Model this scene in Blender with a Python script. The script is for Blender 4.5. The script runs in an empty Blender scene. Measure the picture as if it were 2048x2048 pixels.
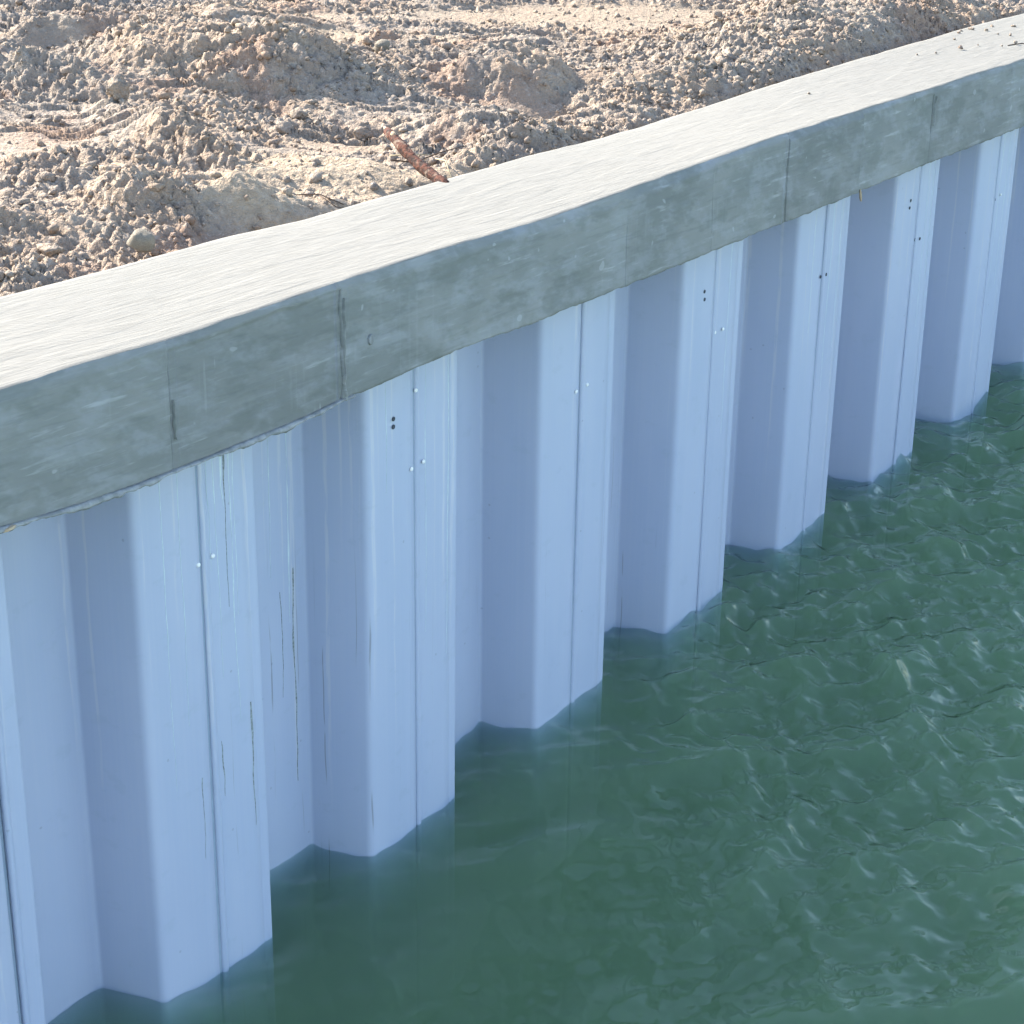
import bpy, bmesh, math, random
import numpy as np
from mathutils import Matrix, Vector

random.seed(7)
sc = bpy.context.scene
COL = sc.collection
P = 0.8                                    # metres per sheet-pile module; layout numbers below are in modules

# ---------------------------------------------------------------- camera
PITCH, ROLL, CAMH = 0.41174, 0.01492, 3.78446 * P
cam_d = bpy.data.cameras.new('camera')
cam = bpy.data.objects.new('camera', cam_d)
COL.objects.link(cam)
cam_d.sensor_width = 36.0
cam_d.lens = 36.0 * 2.00706
cam_d.clip_end = 3000
fw = Vector((0, math.cos(PITCH), -math.sin(PITCH)))
up = Vector((0, math.sin(PITCH), math.cos(PITCH)))
rt = Vector((1, 0, 0))
r2 = rt * math.cos(ROLL) + up * math.sin(ROLL)
u2 = up * math.cos(ROLL) - rt * math.sin(ROLL)
m = Matrix((r2, u2, -fw)).transposed().to_4x4()
m.translation = Vector((0, 0, CAMH))
cam.matrix_world = m
sc.camera = cam

# ---------------------------------------------------------------- sky, sun, exposure
SUN_EL = math.radians(33)
SAZ = Vector((-0.82, 0.57, 0)).normalized()
world = bpy.data.worlds.new('World')
sc.world = world
world.use_nodes = True
wn = world.node_tree
bg = wn.nodes['Background']
sky = wn.nodes.new('ShaderNodeTexSky')
sky.sky_type = 'NISHITA'
sky.sun_disc = False
sky.sun_elevation = SUN_EL
sky.sun_rotation = math.atan2(SAZ.x, SAZ.y)
sky.dust_density = 1.0
wn.links.new(sky.outputs[0], bg.inputs[0])
bg.inputs[1].default_value = 0.13
sun_d = bpy.data.lights.new('sun', 'SUN')
sun = bpy.data.objects.new('sun', sun_d)
COL.objects.link(sun)
sun_d.energy = 3.7
sun_d.angle = math.radians(0.53)
sun_d.color = (1.0, 0.95, 0.87)
sdir = SAZ * math.cos(SUN_EL) + Vector((0, 0, math.sin(SUN_EL)))
sun.rotation_euler = sdir.to_track_quat('Z', 'Y').to_euler()
sun.location = sdir * 30
sc.view_settings.view_transform = 'Standard'
sc.view_settings.look = 'None'
sc.view_settings.gamma = 1.0
sc.view_settings.use_curve_mapping = False
sc.view_settings.exposure = 2.05
sc.cycles.use_denoising = True
sc.cycles.use_adaptive_sampling = True
sc.cycles.adaptive_threshold = 0.025
sc.cycles.volume_bounces = 2
sc.cycles.max_bounces = 6
sc.cycles.diffuse_bounces = 3
sc.cycles.glossy_bounces = 3
sc.cycles.transparent_max_bounces = 12

# ---------------------------------------------------------------- numpy noise
def h2(i, j, seed):
    i = i.astype(np.int64); j = j.astype(np.int64); seed = int(seed * 13)
    n = (i * 374761393 + j * 668265263 + seed * 982451653) & 0xFFFFFFFF
    n = ((n ^ (n >> 13)) * 1274126177) & 0xFFFFFFFF
    n = (n ^ (n >> 16)) & 0xFFFFFFFF
    return n.astype(np.float64) / 4294967295.0
def vnoise(x, y, seed=0):
    xi = np.floor(x); yi = np.floor(y)
    fx = x - xi; fy = y - yi
    fx = fx * fx * fx * (fx * (fx * 6 - 15) + 10); fy = fy * fy * fy * (fy * (fy * 6 - 15) + 10)
    a = h2(xi, yi, seed); b = h2(xi + 1, yi, seed); c = h2(xi, yi + 1, seed); d = h2(xi + 1, yi + 1, seed)
    return (a + (b - a) * fx) + ((c + (d - c) * fx) - (a + (b - a) * fx)) * fy
def fbm(x, y, seed=0, o=4, g=0.5):
    r = 0; a = 1; t = 0
    for k in range(o):
        r = r + a * (vnoise(x * 1.0, y * 1.0, seed + k * 17) * 2 - 1); t += a
        x, y = (x * 0.8 - y * 0.6) * 2.03, (x * 0.6 + y * 0.8) * 2.03
        a *= g
    return r / t
def clods(x, y, seed, prob=0.8, rmin=0.3, rmax=0.72):
    """height field of overlapping round lumps, one per unit cell"""
    xi = np.floor(x); yi = np.floor(y); h = np.zeros_like(x)
    for di in (-1, 0, 1):
        for dj in (-1, 0, 1):
            ci = xi + di; cj = yi + dj
            px = ci + h2(ci, cj, seed); py = cj + h2(ci, cj, seed + 1)
            r = rmin + (rmax - rmin) * h2(ci, cj, seed + 2) ** 2
            r = np.where(h2(ci, cj, seed + 3) < prob, r, 0.01)
            el = 0.75 + 0.5 * h2(ci, cj, seed + 4)
            d2 = ((x - px) * el) ** 2 + ((y - py) / el) ** 2
            h = np.maximum(h, np.sqrt(np.maximum(r * r - d2, 0)))
    return h
def smooth(a, b, x):
    t = np.clip((x - a) / (b - a), 0, 1); return t * t * (3 - 2 * t)

# ---------------------------------------------------------------- the line of the wall
TH, K1, K2, K3 = 0.97309, 0.02191, -0.00585, 0.00041
DS = 0.02
SG = np.arange(-160, 160, DS)
_sc = np.clip(SG, -1.2, 7.6)
_t = TH + K1 * _sc + K2 * _sc ** 2 + K3 * _sc ** 3
_c = np.stack([np.cos(_t), np.sin(_t)], -1)
PXY = np.concatenate([[[0, 0]], np.cumsum((_c[1:] + _c[:-1]) / 2 * DS, 0)])
PXY = PXY - PXY[np.argmin(abs(SG))] + np.array([-1.00182, 4.97905])
PNB = np.stack([-_c[:, 1], _c[:, 0]], -1)
SL = -0.04031
CAP_B, CAP_T, CAP_O, CAP_W = 1.75017, 2.09653, 0.13749, 0.58913
def wall(s, off, straight=False):
    """x, y (modules) at s along the wall, off modules behind the outer pile face"""
    s = np.asarray(s, float)
    X = np.interp(s, SG, PXY[:, 0]); Y = np.interp(s, SG, PXY[:, 1])
    if straight:
        nx, ny = -math.sin(TH + 0.01), math.cos(TH + 0.01)
    else:
        nx = np.interp(s, SG, PNB[:, 0]); ny = np.interp(s, SG, PNB[:, 1])
    return X + nx * off, Y + ny * off
def slope(s):
    return SL * np.clip(s, -2.5, 9)

# ---------------------------------------------------------------- object helpers
def link_mesh(name, verts, faces, mat=None, parent=None, smooth_=True, attrs=None):
    me = bpy.data.meshes.new(name)
    verts = np.asarray(verts, np.float32)
    faces = np.asarray(faces, np.int32) if not isinstance(faces, list) else faces
    if isinstance(faces, list):
        me.from_pydata([tuple(v) for v in verts], [], faces)
    else:
        n, k = faces.shape
        me.vertices.add(len(verts)); me.vertices.foreach_set('co', verts.ravel())
        me.loops.add(n * k); me.loops.foreach_set('vertex_index', faces.ravel())
        me.polygons.add(n)
        me.polygons.foreach_set('loop_start', np.arange(0, n * k, k, dtype=np.int32))
        me.polygons.foreach_set('loop_total', np.full(n, k, np.int32))
        me.update(calc_edges=True)
    if smooth_:
        me.polygons.foreach_set('use_smooth', np.ones(len(me.polygons), bool))
    for an, av in (attrs or {}).items():
        av = np.asarray(av, np.float32)
        if av.ndim == 2:
            a = me.attributes.new(an, 'FLOAT_VECTOR', 'POINT'); a.data.foreach_set('vector', av.ravel())
        else:
            a = me.attributes.new(an, 'FLOAT', 'POINT'); a.data.foreach_set('value', av)
    me.validate()
    o = bpy.data.objects.new(name, me)
    if mat: me.materials.append(mat)
    COL.objects.link(o)
    if parent: o.parent = parent
    return o
def tag(o, label=None, cat=None, group=None, kind=None):
    for k, v in (('label', label), ('category', cat), ('group', group), ('kind', kind)):
        if v: o[k] = v
    return o
def grid_faces(nu, nv, off=0):
    i, j = np.meshgrid(np.arange(nu - 1), np.arange(nv - 1), indexing='ij')
    a = i * nv + j + off
    return np.stack([a, a + nv, a + nv + 1, a + 1], -1).reshape(-1, 4)

# ---------------------------------------------------------------- material helpers
class NT:
    def __init__(s, name):
        s.m = bpy.data.materials.new(name); s.m.use_nodes = True
        s.t = s.m.node_tree; s.bsdf = s.t.nodes['Principled BSDF']; s.out = s.t.nodes['Material Output']
    def n(s, typ, **kw):
        nd = s.t.nodes.new(typ)
        for k, v in kw.items(): setattr(nd, k, v)
        return nd
    def l(s, a, b): s.t.links.new(a, b)
    def set(s, sock, v):
        if hasattr(v, 'is_output') or isinstance(v, bpy.types.NodeSocket): s.l(v, sock)
        elif isinstance(v, (tuple, list)) and len(v) == 3 and sock.type == 'RGBA': sock.default_value = (*v, 1)
        else: sock.default_value = v
    def attr(s, name, typ='GEOMETRY', out='Vector'):
        nd = s.n('ShaderNodeAttribute'); nd.attribute_type = typ; nd.attribute_name = name
        return nd.outputs[out]
    def math(s, op, a, b=0.0, c=None, clamp=False):
        nd = s.n('ShaderNodeMath'); nd.operation = op; nd.use_clamp = clamp
        s.set(nd.inputs[0], a); s.set(nd.inputs[1], b)
        if c is not None: s.set(nd.inputs[2], c)
        return nd.outputs[0]
    def sep(s, v):
        nd = s.n('ShaderNodeSeparateXYZ'); s.l(v, nd.inputs[0]); return nd.outputs
    def comb(s, x, y, z):
        nd = s.n('ShaderNodeCombineXYZ')
        for i, v in enumerate((x, y, z)): s.set(nd.inputs[i], v)
        return nd.outputs[0]
    def scale(s, v, xyz):
        nd = s.n('ShaderNodeVectorMath'); nd.operation = 'MULTIPLY'; s.l(v, nd.inputs[0]); nd.inputs[1].default_value = xyz
        return nd.outputs[0]
    def noise(s, v, sc=1.0, det=3.0, rough=0.5, dist=0.0, col=False, dim='3D'):
        nd = s.n('ShaderNodeTexNoise'); nd.noise_dimensions = dim
        if dim == '1D': s.l(v, nd.inputs['W'])
        else: s.l(v, nd.inputs['Vector'])
        nd.inputs['Scale'].default_value = sc; nd.inputs['Detail'].default_value = det
        nd.inputs['Roughness'].default_value = rough; nd.inputs['Distortion'].default_value = dist
        return nd.outputs['Color' if col else 'Fac']
    def ramp(s, f, a, b, lo=0.0, hi=1.0):
        nd = s.n('ShaderNodeMapRange'); nd.interpolation_type = 'SMOOTHSTEP'
        s.set(nd.inputs[0], f); s.set(nd.inputs[1], a); s.set(nd.inputs[2], b); s.set(nd.inputs[3], lo); s.set(nd.inputs[4], hi)
        return nd.outputs[0]
    def mix(s, f, a, b, mode='MIX'):
        nd = s.n('ShaderNodeMix'); nd.data_type = 'RGBA'; nd.blend_type = mode
        s.set(nd.inputs[0], f); s.set(nd.inputs[6], a); s.set(nd.inputs[7], b)
        return nd.outputs[2]
    def bump(s, h, strength, dist, normal=None):
        nd = s.n('ShaderNodeBump'); s.l(h, nd.inputs['Height'])
        nd.inputs['Strength'].default_value = strength; nd.inputs['Distance'].default_value = dist
        if normal: s.l(normal, nd.inputs['Normal'])
        return nd.outputs[0]
    def base(s, col, rough=0.8, normal=None, spec=None):
        s.set(s.bsdf.inputs['Base Color'], col); s.set(s.bsdf.inputs['Roughness'], rough)
        if normal: s.l(normal, s.bsdf.inputs['Normal'])
        if spec is not None: s.bsdf.inputs['Specular IOR Level'].default_value = spec
        return s.m

def mat_vinyl():
    M = NT('blue_grey_vinyl')
    suv = M.attr('suv'); arc, dep, seed = M.sep(suv)
    drip = M.attr('drip', 'OBJECT', 'Fac'); grime = M.attr('grime', 'OBJECT', 'Fac')
    mul = lambda a, b: M.math('MULTIPLY', a, b)
    add = lambda a, b: M.math('ADD', a, b)
    n2 = lambda a, b, det=2.0, r=0.5: M.noise(M.comb(a, b, 0.0), 1.0, det, r, dim='2D')
    A = add(arc, mul(seed, 3.7))
    wob = mul(M.math('SUBTRACT', n2(mul(A, 3.0), mul(dep, 4.0), 1.0), 0.5), 0.014)
    a2 = add(A, wob)
    # pale cement run-off: thin lines that start at the cap and end at their own depth
    ln = M.noise(mul(a2, 46.0), 1.0, 1.0, dim='1D')
    le = M.noise(add(mul(a2, 17.0), 9.3), 1.0, 0.0, dim='1D')
    thr = M.math('SUBTRACT', 0.73, mul(drip, 0.17))
    line = M.ramp(ln, thr, add(thr, 0.06))
    leng = mul(M.math('SUBTRACT', le, 0.25), 2.4)
    run = mul(line, M.ramp(M.math('SUBTRACT', leng, dep), -0.12, 0.30))
    brk = n2(mul(a2, 120.0), mul(dep, 9.0), 2.0)
    run = mul(run, M.ramp(brk, 0.30, 0.55))
    fine = n2(mul(A, 190.0), mul(dep, 0.7), 1.0)
    cloud = n2(mul(A, 6.0), mul(dep, 1.6), 2.0)
    # olive grime lines lower down
    gl = M.noise(add(mul(a2, 75.0), 51.0), 1.0, 1.0, dim='1D')
    gt = M.math('SUBTRACT', 0.74, mul(grime, 0.13))
    gline = M.ramp(gl, gt, add(gt, 0.05))
    gz = n2(mul(a2, 20.0), mul(dep, 2.2), 2.0)
    gl2 = mul(mul(gline, M.ramp(brk, 0.36, 0.52)), mul(mul(M.ramp(gz, 0.50, 0.60), M.ramp(grime, 0.0, 0.3)), M.ramp(dep, 0.35, 0.8)))
    speck = M.ramp(n2(mul(A, 48.0), mul(dep, 48.0), 0.0), 0.945, 0.955)
    c = M.mix(M.ramp(cloud, 0.3, 0.7), (0.402, 0.45, 0.561), (0.427, 0.47, 0.576))
    c = M.mix(mul(M.ramp(fine, 0.35, 0.75), 0.12), c, (0.506, 0.52, 0.576))
    c = M.mix(mul(run, 0.6), c, (0.55, 0.559, 0.59))
    pv = M.noise(mul(seed, 5.3), 1.0, 0.0, dim='1D')
    c = M.mix(1.0, c, M.mix(pv, (0.948, 0.92, 0.929), (1.0, 1.0, 1.0)), 'MULTIPLY')
    scuff = mul(M.ramp(n2(mul(A, 9.0), mul(dep, 14.0), 4.0, 0.7), 0.60, 0.72), 0.16)
    c = M.mix(scuff, c, (0.306, 0.354, 0.411))
    c = M.mix(mul(gl2, 0.6), c, (0.181, 0.186, 0.184))
    c = M.mix(mul(speck, 0.25), c, (0.0869, 0.0836, 0.0988))
    return M.base(c, add(0.42, mul(run, 0.3)), None, 0.4)

def mat_concrete():
    M = NT('cast_concrete')
    suv = M.attr('suv'); s, z, o = M.sep(suv)
    top = M.attr('top', out='Fac')
    mul = lambda a, b: M.math('MULTIPLY', a, b)
    add = lambda a, b: M.math('ADD', a, b)
    n2 = lambda a, b, det=2.0, r=0.55: M.noise(M.comb(a, b, 0.0), 1.0, det, r, dim='2D')
    # one flat coordinate: along the wall, and down the front / across the top
    t = add(z, mul(o, 1.0))
    sk = add(s, mul(t, 0.55))
    big = n2(mul(s, 2.4), mul(t, 3.5), 3.0)
    blot = n2(mul(sk, 7.0), mul(t, 13.0), 4.0, 0.65)
    streak = n2(mul(sk, 5.5), mul(t, 60.0), 3.0, 0.6)
    dark = n2(add(mul(sk, 3.6), 40.0), mul(t, 8.0), 4.0, 0.68)
    dl = M.ramp(M.noise(mul(s, 62.0), 1.0, 1.0, dim='1D'), 0.57, 0.66)
    dm = M.ramp(n2(add(mul(s, 3.1), 3.0), mul(t, 6.0), 2.0), 0.54, 0.68)
    win = add(M.ramp(M.math('ABSOLUTE', M.math('SUBTRACT', s, 0.20)), 0.09, 0.04), add(M.ramp(M.math('ABSOLUTE', M.math('SUBTRACT', s, 0.51)), 0.06, 0.02), 0.10))
    dr = mul(mul(dl, M.ramp(dm, 0.0, 0.4)), mul(win, M.ramp(t, -0.17, -0.20)))
    sp = M.ramp(n2(mul(s, 15.0), mul(t, 19.0), 1.0), 0.775, 0.80)
    c = M.mix(M.ramp(big, 0.3, 0.7), (0.183, 0.189, 0.179), (0.232, 0.233, 0.221))
    c = M.mix(mul(M.ramp(blot, 0.44, 0.68), 0.5), c, (0.283, 0.29, 0.299))
    c = M.mix(mul(M.ramp(streak, 0.56, 0.72), M.ramp(dark, 0.52, 0.36, 0.15, 0.7)), c, (0.34, 0.346, 0.344))
    c = M.mix(mul(M.ramp(streak, 0.44, 0.28), 0.28), c, (0.129, 0.139, 0.13))
    c = M.mix(mul(M.ramp(dark, 0.53, 0.66), 0.45), c, (0.138, 0.148, 0.133))
    c = M.mix(mul(dr, 0.6), c, (0.399, 0.409, 0.403))
    c = M.mix(mul(sp, 0.5), c, (0.372, 0.377, 0.376))
    br = n2(add(mul(s, 9.0), mul(o, 16.0)), add(mul(o, 105.0), mul(s, 3.0)), 3.0, 0.68)
    ctop = M.mix(M.ramp(br, 0.34, 0.56), (0.182, 0.171, 0.144), (0.208, 0.196, 0.167))
    tone = M.attr('tone', out='Fac')
    c = M.mix(1.0, c, M.comb(tone, tone, tone), 'MULTIPLY')
    c = M.mix(top, c, ctop)
    chat = n2(add(mul(s, 95.0), mul(o, 60.0)), mul(o, 20.0), 1.0)
    chm = mul(chat, M.ramp(n2(mul(s, 2.5), mul(o, 15.0), 1.0), 0.5, 0.62))
    ht_ = add(br, mul(chm, 1.0))
    hf = add(mul(streak, 0.5), mul(blot, 0.4))
    hh = M.n('ShaderNodeMix'); M.l(top, hh.inputs[0]); M.l(hf, hh.inputs[2]); M.l(ht_, hh.inputs[3])
    return M.base(c, 0.85, M.bump(hh.outputs[0], 0.5, 0.0036), 0.3)

def mat_soil(name='churned_soil', clod=False):
    M = NT(name)
    g = M.n('ShaderNodeNewGeometry'); pos = g.outputs['Position']
    mul = lambda a, b: M.math('MULTIPLY', a, b)
    a = M.noise(pos, 1.5, 3.0, 0.6, dim='2D'); b = M.noise(pos, 7.0, 2.0, 0.6, dim='2D'); r = M.noise(pos, 2.7, 2.0, 0.5, 0.5, dim='2D')
    md = M.noise(pos, 45.0, 3.0, 0.65)
    c = M.mix(M.ramp(a, 0.38, 0.62), (0.343, 0.256, 0.184), (0.302, 0.245, 0.193))
    c = M.mix(mul(M.ramp(b, 0.45, 0.66), 0.55), c, (0.4, 0.326, 0.247))
    c = M.mix(mul(M.ramp(r, 0.58, 0.70), 0.5), c, (0.313, 0.193, 0.131))
    c = M.mix(mul(M.ramp(md, 0.54, 0.70), 0.5), c, (0.496, 0.423, 0.35))
    c = M.mix(mul(M.ramp(md, 0.46, 0.30), 0.45), c, (0.191, 0.145, 0.109))
    if not clod:
        sand = M.attr('sand', out='Fac'); damp = M.attr('damp', out='Fac')
        c = M.mix(mul(sand, 0.75), c, M.mix(M.ramp(md, 0.35, 0.65), (0.381, 0.287, 0.191), (0.476, 0.367, 0.253)))
        c = M.mix(mul(damp, 0.7), c, (0.322, 0.252, 0.18))
    h = M.noise(pos, 75.0, 3.0, 0.7)
    return M.base(c, 0.95, M.bump(h, 1.0, 0.018), 0.15)

def mat_simple(name, ca, cb, scale=30.0, rough=0.8, bump=0.3, dist=0.003, stretch=(1, 1, 1)):
    M = NT(name)
    tc = M.n('ShaderNodeTexCoord'); v = M.scale(tc.outputs['Object'], stretch)
    f = M.noise(v, scale, 4.0, 0.6)
    return M.base(M.mix(M.ramp(f, 0.35, 0.65), ca, cb), rough, M.bump(f, bump, dist), 0.3)

def mat_water():
    M = NT('murky_green_water')
    for nd in (M.bsdf,): M.t.nodes.remove(nd)
    g = M.n('ShaderNodeNewGeometry')
    amt = M.attr('ripple', out='Fac')
    rip = M.math('MULTIPLY', M.noise(g.outputs['Position'], 12.5, 1.2, 0.45, 0.0, dim='2D'), amt)
    bmp = M.bump(rip, 0.85, 0.022)
    dt = M.n('ShaderNodeVectorMath'); dt.operation = 'DOT_PRODUCT'; M.l(g.outputs['Incoming'], dt.inputs[0]); M.l(bmp, dt.inputs[1])
    cs = M.math('ABSOLUTE', dt.outputs['Value'])
    fr = M.math('MULTIPLY_ADD', M.math('POWER', M.math('SUBTRACT', 1.0, cs, clamp=True), 5.0), 0.98, 0.02)
    gl = M.n('ShaderNodeBsdfGlossy'); gl.inputs['Roughness'].default_value = 0.012; M.l(bmp, gl.inputs['Normal'])
    tr = M.n('ShaderNodeBsdfTransparent'); tr.inputs[0].default_value = (0.76, 0.84, 0.82, 1)
    mx = M.n('ShaderNodeMixShader'); M.l(fr, mx.inputs[0]); M.l(tr.outputs[0], mx.inputs[1]); M.l(gl.outputs[0], mx.inputs[2])
    M.l(mx.outputs[0], M.out.inputs['Surface'])
    vs = M.n('ShaderNodeVolumeScatter'); vs.inputs['Color'].default_value = (0.88, 1.0, 0.66, 1); vs.inputs['Density'].default_value = 2.15
    va = M.n('ShaderNodeVolumeAbsorption'); va.inputs['Color'].default_value = (0.26, 0.56, 0.05, 1); va.inputs['Density'].default_value = 1.75
    ad = M.n('ShaderNodeAddShader'); M.l(vs.outputs[0], ad.inputs[0]); M.l(va.outputs[0], ad.inputs[1])
    M.l(ad.outputs[0], M.out.inputs['Volume'])
    return M.m

VINYL = mat_vinyl(); CONC = mat_concrete(); SOIL = mat_soil(); CLOD = mat_soil('clod_soil', True); WATER = mat_water()
def mat_bark():
    M = NT('red_brown_bark')
    tc = M.n('ShaderNodeTexCoord'); v = tc.outputs['Object']
    f = M.noise(v, 70.0, 3.0, 0.65); g = M.noise(v, 28.0, 3.0, 0.6); z = M.sep(v)[1]
    c = M.mix(M.ramp(f, 0.38, 0.62), (0.020, 0.007, 0.004), (0.105, 0.034, 0.017))
    c = M.mix(M.math('MULTIPLY', M.ramp(g, 0.55, 0.66), 0.7), c, (0.23, 0.165, 0.115))
    return M.base(c, 0.85, M.bump(f, 1.0, 0.008), 0.25)
BARK = mat_bark()
WOOD = mat_simple('cut_wood', (0.35, 0.231, 0.133), (0.42, 0.294, 0.189), 60, 0.8, 0.3, 0.002, (1, 1, 0.2))
STRAW = mat_simple('dry_straw', (0.294, 0.238, 0.14), (0.385, 0.329, 0.217), 80, 0.8)
TWIG = mat_simple('dark_twig', (0.049, 0.0315, 0.021), (0.098, 0.063, 0.042), 80, 0.85)
PLAST = mat_simple('black_plastic', (0.0084, 0.0084, 0.0091), (0.021, 0.0196, 0.0182), 20, 0.45)
ROCK = mat_simple('pale_limestone', (0.364, 0.343, 0.301), (0.434, 0.413, 0.371), 14, 0.9, 0.6, 0.01)
ROCK2 = mat_simple('tan_limestone', (0.21, 0.175, 0.126), (0.28, 0.238, 0.182), 16, 0.9, 0.6, 0.01)
SCREW = mat_simple('white_screw_cap', (0.80, 0.79, 0.75), (0.84, 0.83, 0.80), 20, 0.4, 0.05)
HOLE = mat_simple('dark_drill_hole', (0.035, 0.04, 0.05), (0.07, 0.08, 0.095), 40, 0.8)
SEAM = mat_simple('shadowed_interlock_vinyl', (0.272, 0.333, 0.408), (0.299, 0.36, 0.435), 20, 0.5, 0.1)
MORT = mat_simple('pale_mortar', (0.20, 0.205, 0.20), (0.31, 0.315, 0.31), 40, 0.9, 0.8, 0.004)
RUNP = mat_simple('dried_cement_run', (0.50, 0.575, 0.61), (0.57, 0.64, 0.66), 60, 0.8, 0.2, 0.001)
RUND = mat_simple('olive_dirt_run', (0.17, 0.19, 0.18), (0.33, 0.37, 0.38), 120, 0.9, 0.2, 0.001)
SPLINT = mat_simple('splintered_pine', (0.394, 0.286, 0.184), (0.462, 0.36, 0.252), 50, 0.8, 0.3)

# ---------------------------------------------------------------- water
def water():
    su = np.concatenate([-np.geomspace(150, 1.2, 40), np.arange(-1.15, 7.6, 0.0135), np.geomspace(7.65, 150, 40)])
    dv = np.concatenate([-np.geomspace(200, 2.75, 40), np.arange(-2.72, 0.36, 0.0135), [0.36]])
    Sx, Dv = np.meshgrid(su, dv, indexing='ij')
    X, Y = wall(Sx, Dv, True)
    X *= P; Y *= P
    rng = np.random.RandomState(4)
    Z = np.zeros_like(X)
    wx = X + 0.10 * fbm(X * 2.0, Y * 2.0, 5, 2); wy = Y + 0.10 * fbm(X * 2.0, Y * 2.0, 9, 2)
    pat = smooth(-0.35, 0.45, fbm(X * 1.1 + 3, Y * 1.1, 21, 3))
    # calmer in the lee close to the nearest piles, rougher further along and out
    calm = smooth(0.3, 2.6, Sx) * 0.68 + 0.32
    calm = np.maximum(calm, smooth(-1.0, -2.0, Dv) * 0.55) * (1 + 0.25 * smooth(2.2, 4.0, Sx))
    for lam, amp, spread, mean in ((0.95, 0.0085, 0.5, -0.5), (0.50, 0.0085, 0.9, -0.7), (0.33, 0.0066, 1.1, -0.3), (0.20, 0.0054, 1.6, -0.6), (0.13, 0.0048, 2.2, -0.2), (0.085, 0.0026, 3.1, 0.0)):
        for k in range(5):
            th = mean + rng.uniform(-spread, spread); l = lam * rng.uniform(0.8, 1.25); ph = rng.uniform(0, 6.28)
            q = (np.cos(th) * wx + np.sin(th) * wy) * 2 * math.pi / l + ph
            w = 1 - np.abs(np.sin(q / 2))           # crests sharper than troughs
            loc = 1.0 if lam > 0.45 else calm * (0.35 + 0.9 * pat)
            Z += amp * loc * (0.55 * np.cos(q) + 0.7 * (w * w - 0.4)) * 0.62
    lap = smooth(-0.45, -0.02, Dv)          # small waves thrown back by the sheets
    Z += lap * (0.010 * fbm(Sx * 5.5, Dv * 5.5, 71, 2) + 0.005 * fbm(Sx * 14, Dv * 14, 73, 2))
    edge = smooth(150, 12, np.hypot(X, Y))
    Z = Z * edge
    rip = (calm * (0.25 + 0.95 * pat)).ravel()
    nu, nv = len(su), len(dv)
    V = np.stack([X, Y, Z], -1).reshape(-1, 3)
    F = grid_faces(nu, nv)
    # close the body of water with sides and a bottom
    ring = np.concatenate([np.arange(nu) * nv, (nu - 1) * nv + np.arange(1, nv), (np.arange(nu - 2, -1, -1)) * nv + nv - 1, np.arange(nv - 2, 0, -1)])
    low = V[ring].copy(); low[:, 2] = -2.6
    b0 = len(V); n = len(ring)
    k = np.arange(n); side = np.stack([ring[k], ring[(k + 1) % n], b0 + (k + 1) % n, b0 + k], -1)
    # bottom as strips between opposite sides
    lowg = []
    V2 = np.concatenate([V, low])
    mid = np.array([[V[:, 0].mean(), V[:, 1].mean(), -2.6]])
    V2 = np.concatenate([V2, mid]); ci = len(V2) - 1
    fan = np.stack([b0 + k, b0 + (k + 1) % n, np.full(n, ci)], -1)
    faces = np.concatenate([F, side])
    o = link_mesh('water', V2, faces, WATER, attrs={'ripple': np.concatenate([rip, np.full(len(V2) - len(rip), 0.5)])})
    bm = bmesh.new(); bm.from_mesh(o.data); bm.verts.ensure_lookup_table()
    for a, b, c in fan:
        try: bm.faces.new((bm.verts[a], bm.verts[b], bm.verts[c]))
        except ValueError: pass
    bmesh.ops.recalc_face_normals(bm, faces=bm.faces)
    bm.to_mesh(o.data); bm.free()
    tag(o, kind='structure')
    # bed far below
    bed = link_mesh('lake_bed', [(-260, -260, -2.75), (260, -260, -2.75), (260, 260, -2.75), (-260, 260, -2.75)], np.array([[0, 1, 2, 3]]), SOIL)
    tag(bed, kind='structure')
water()

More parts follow.
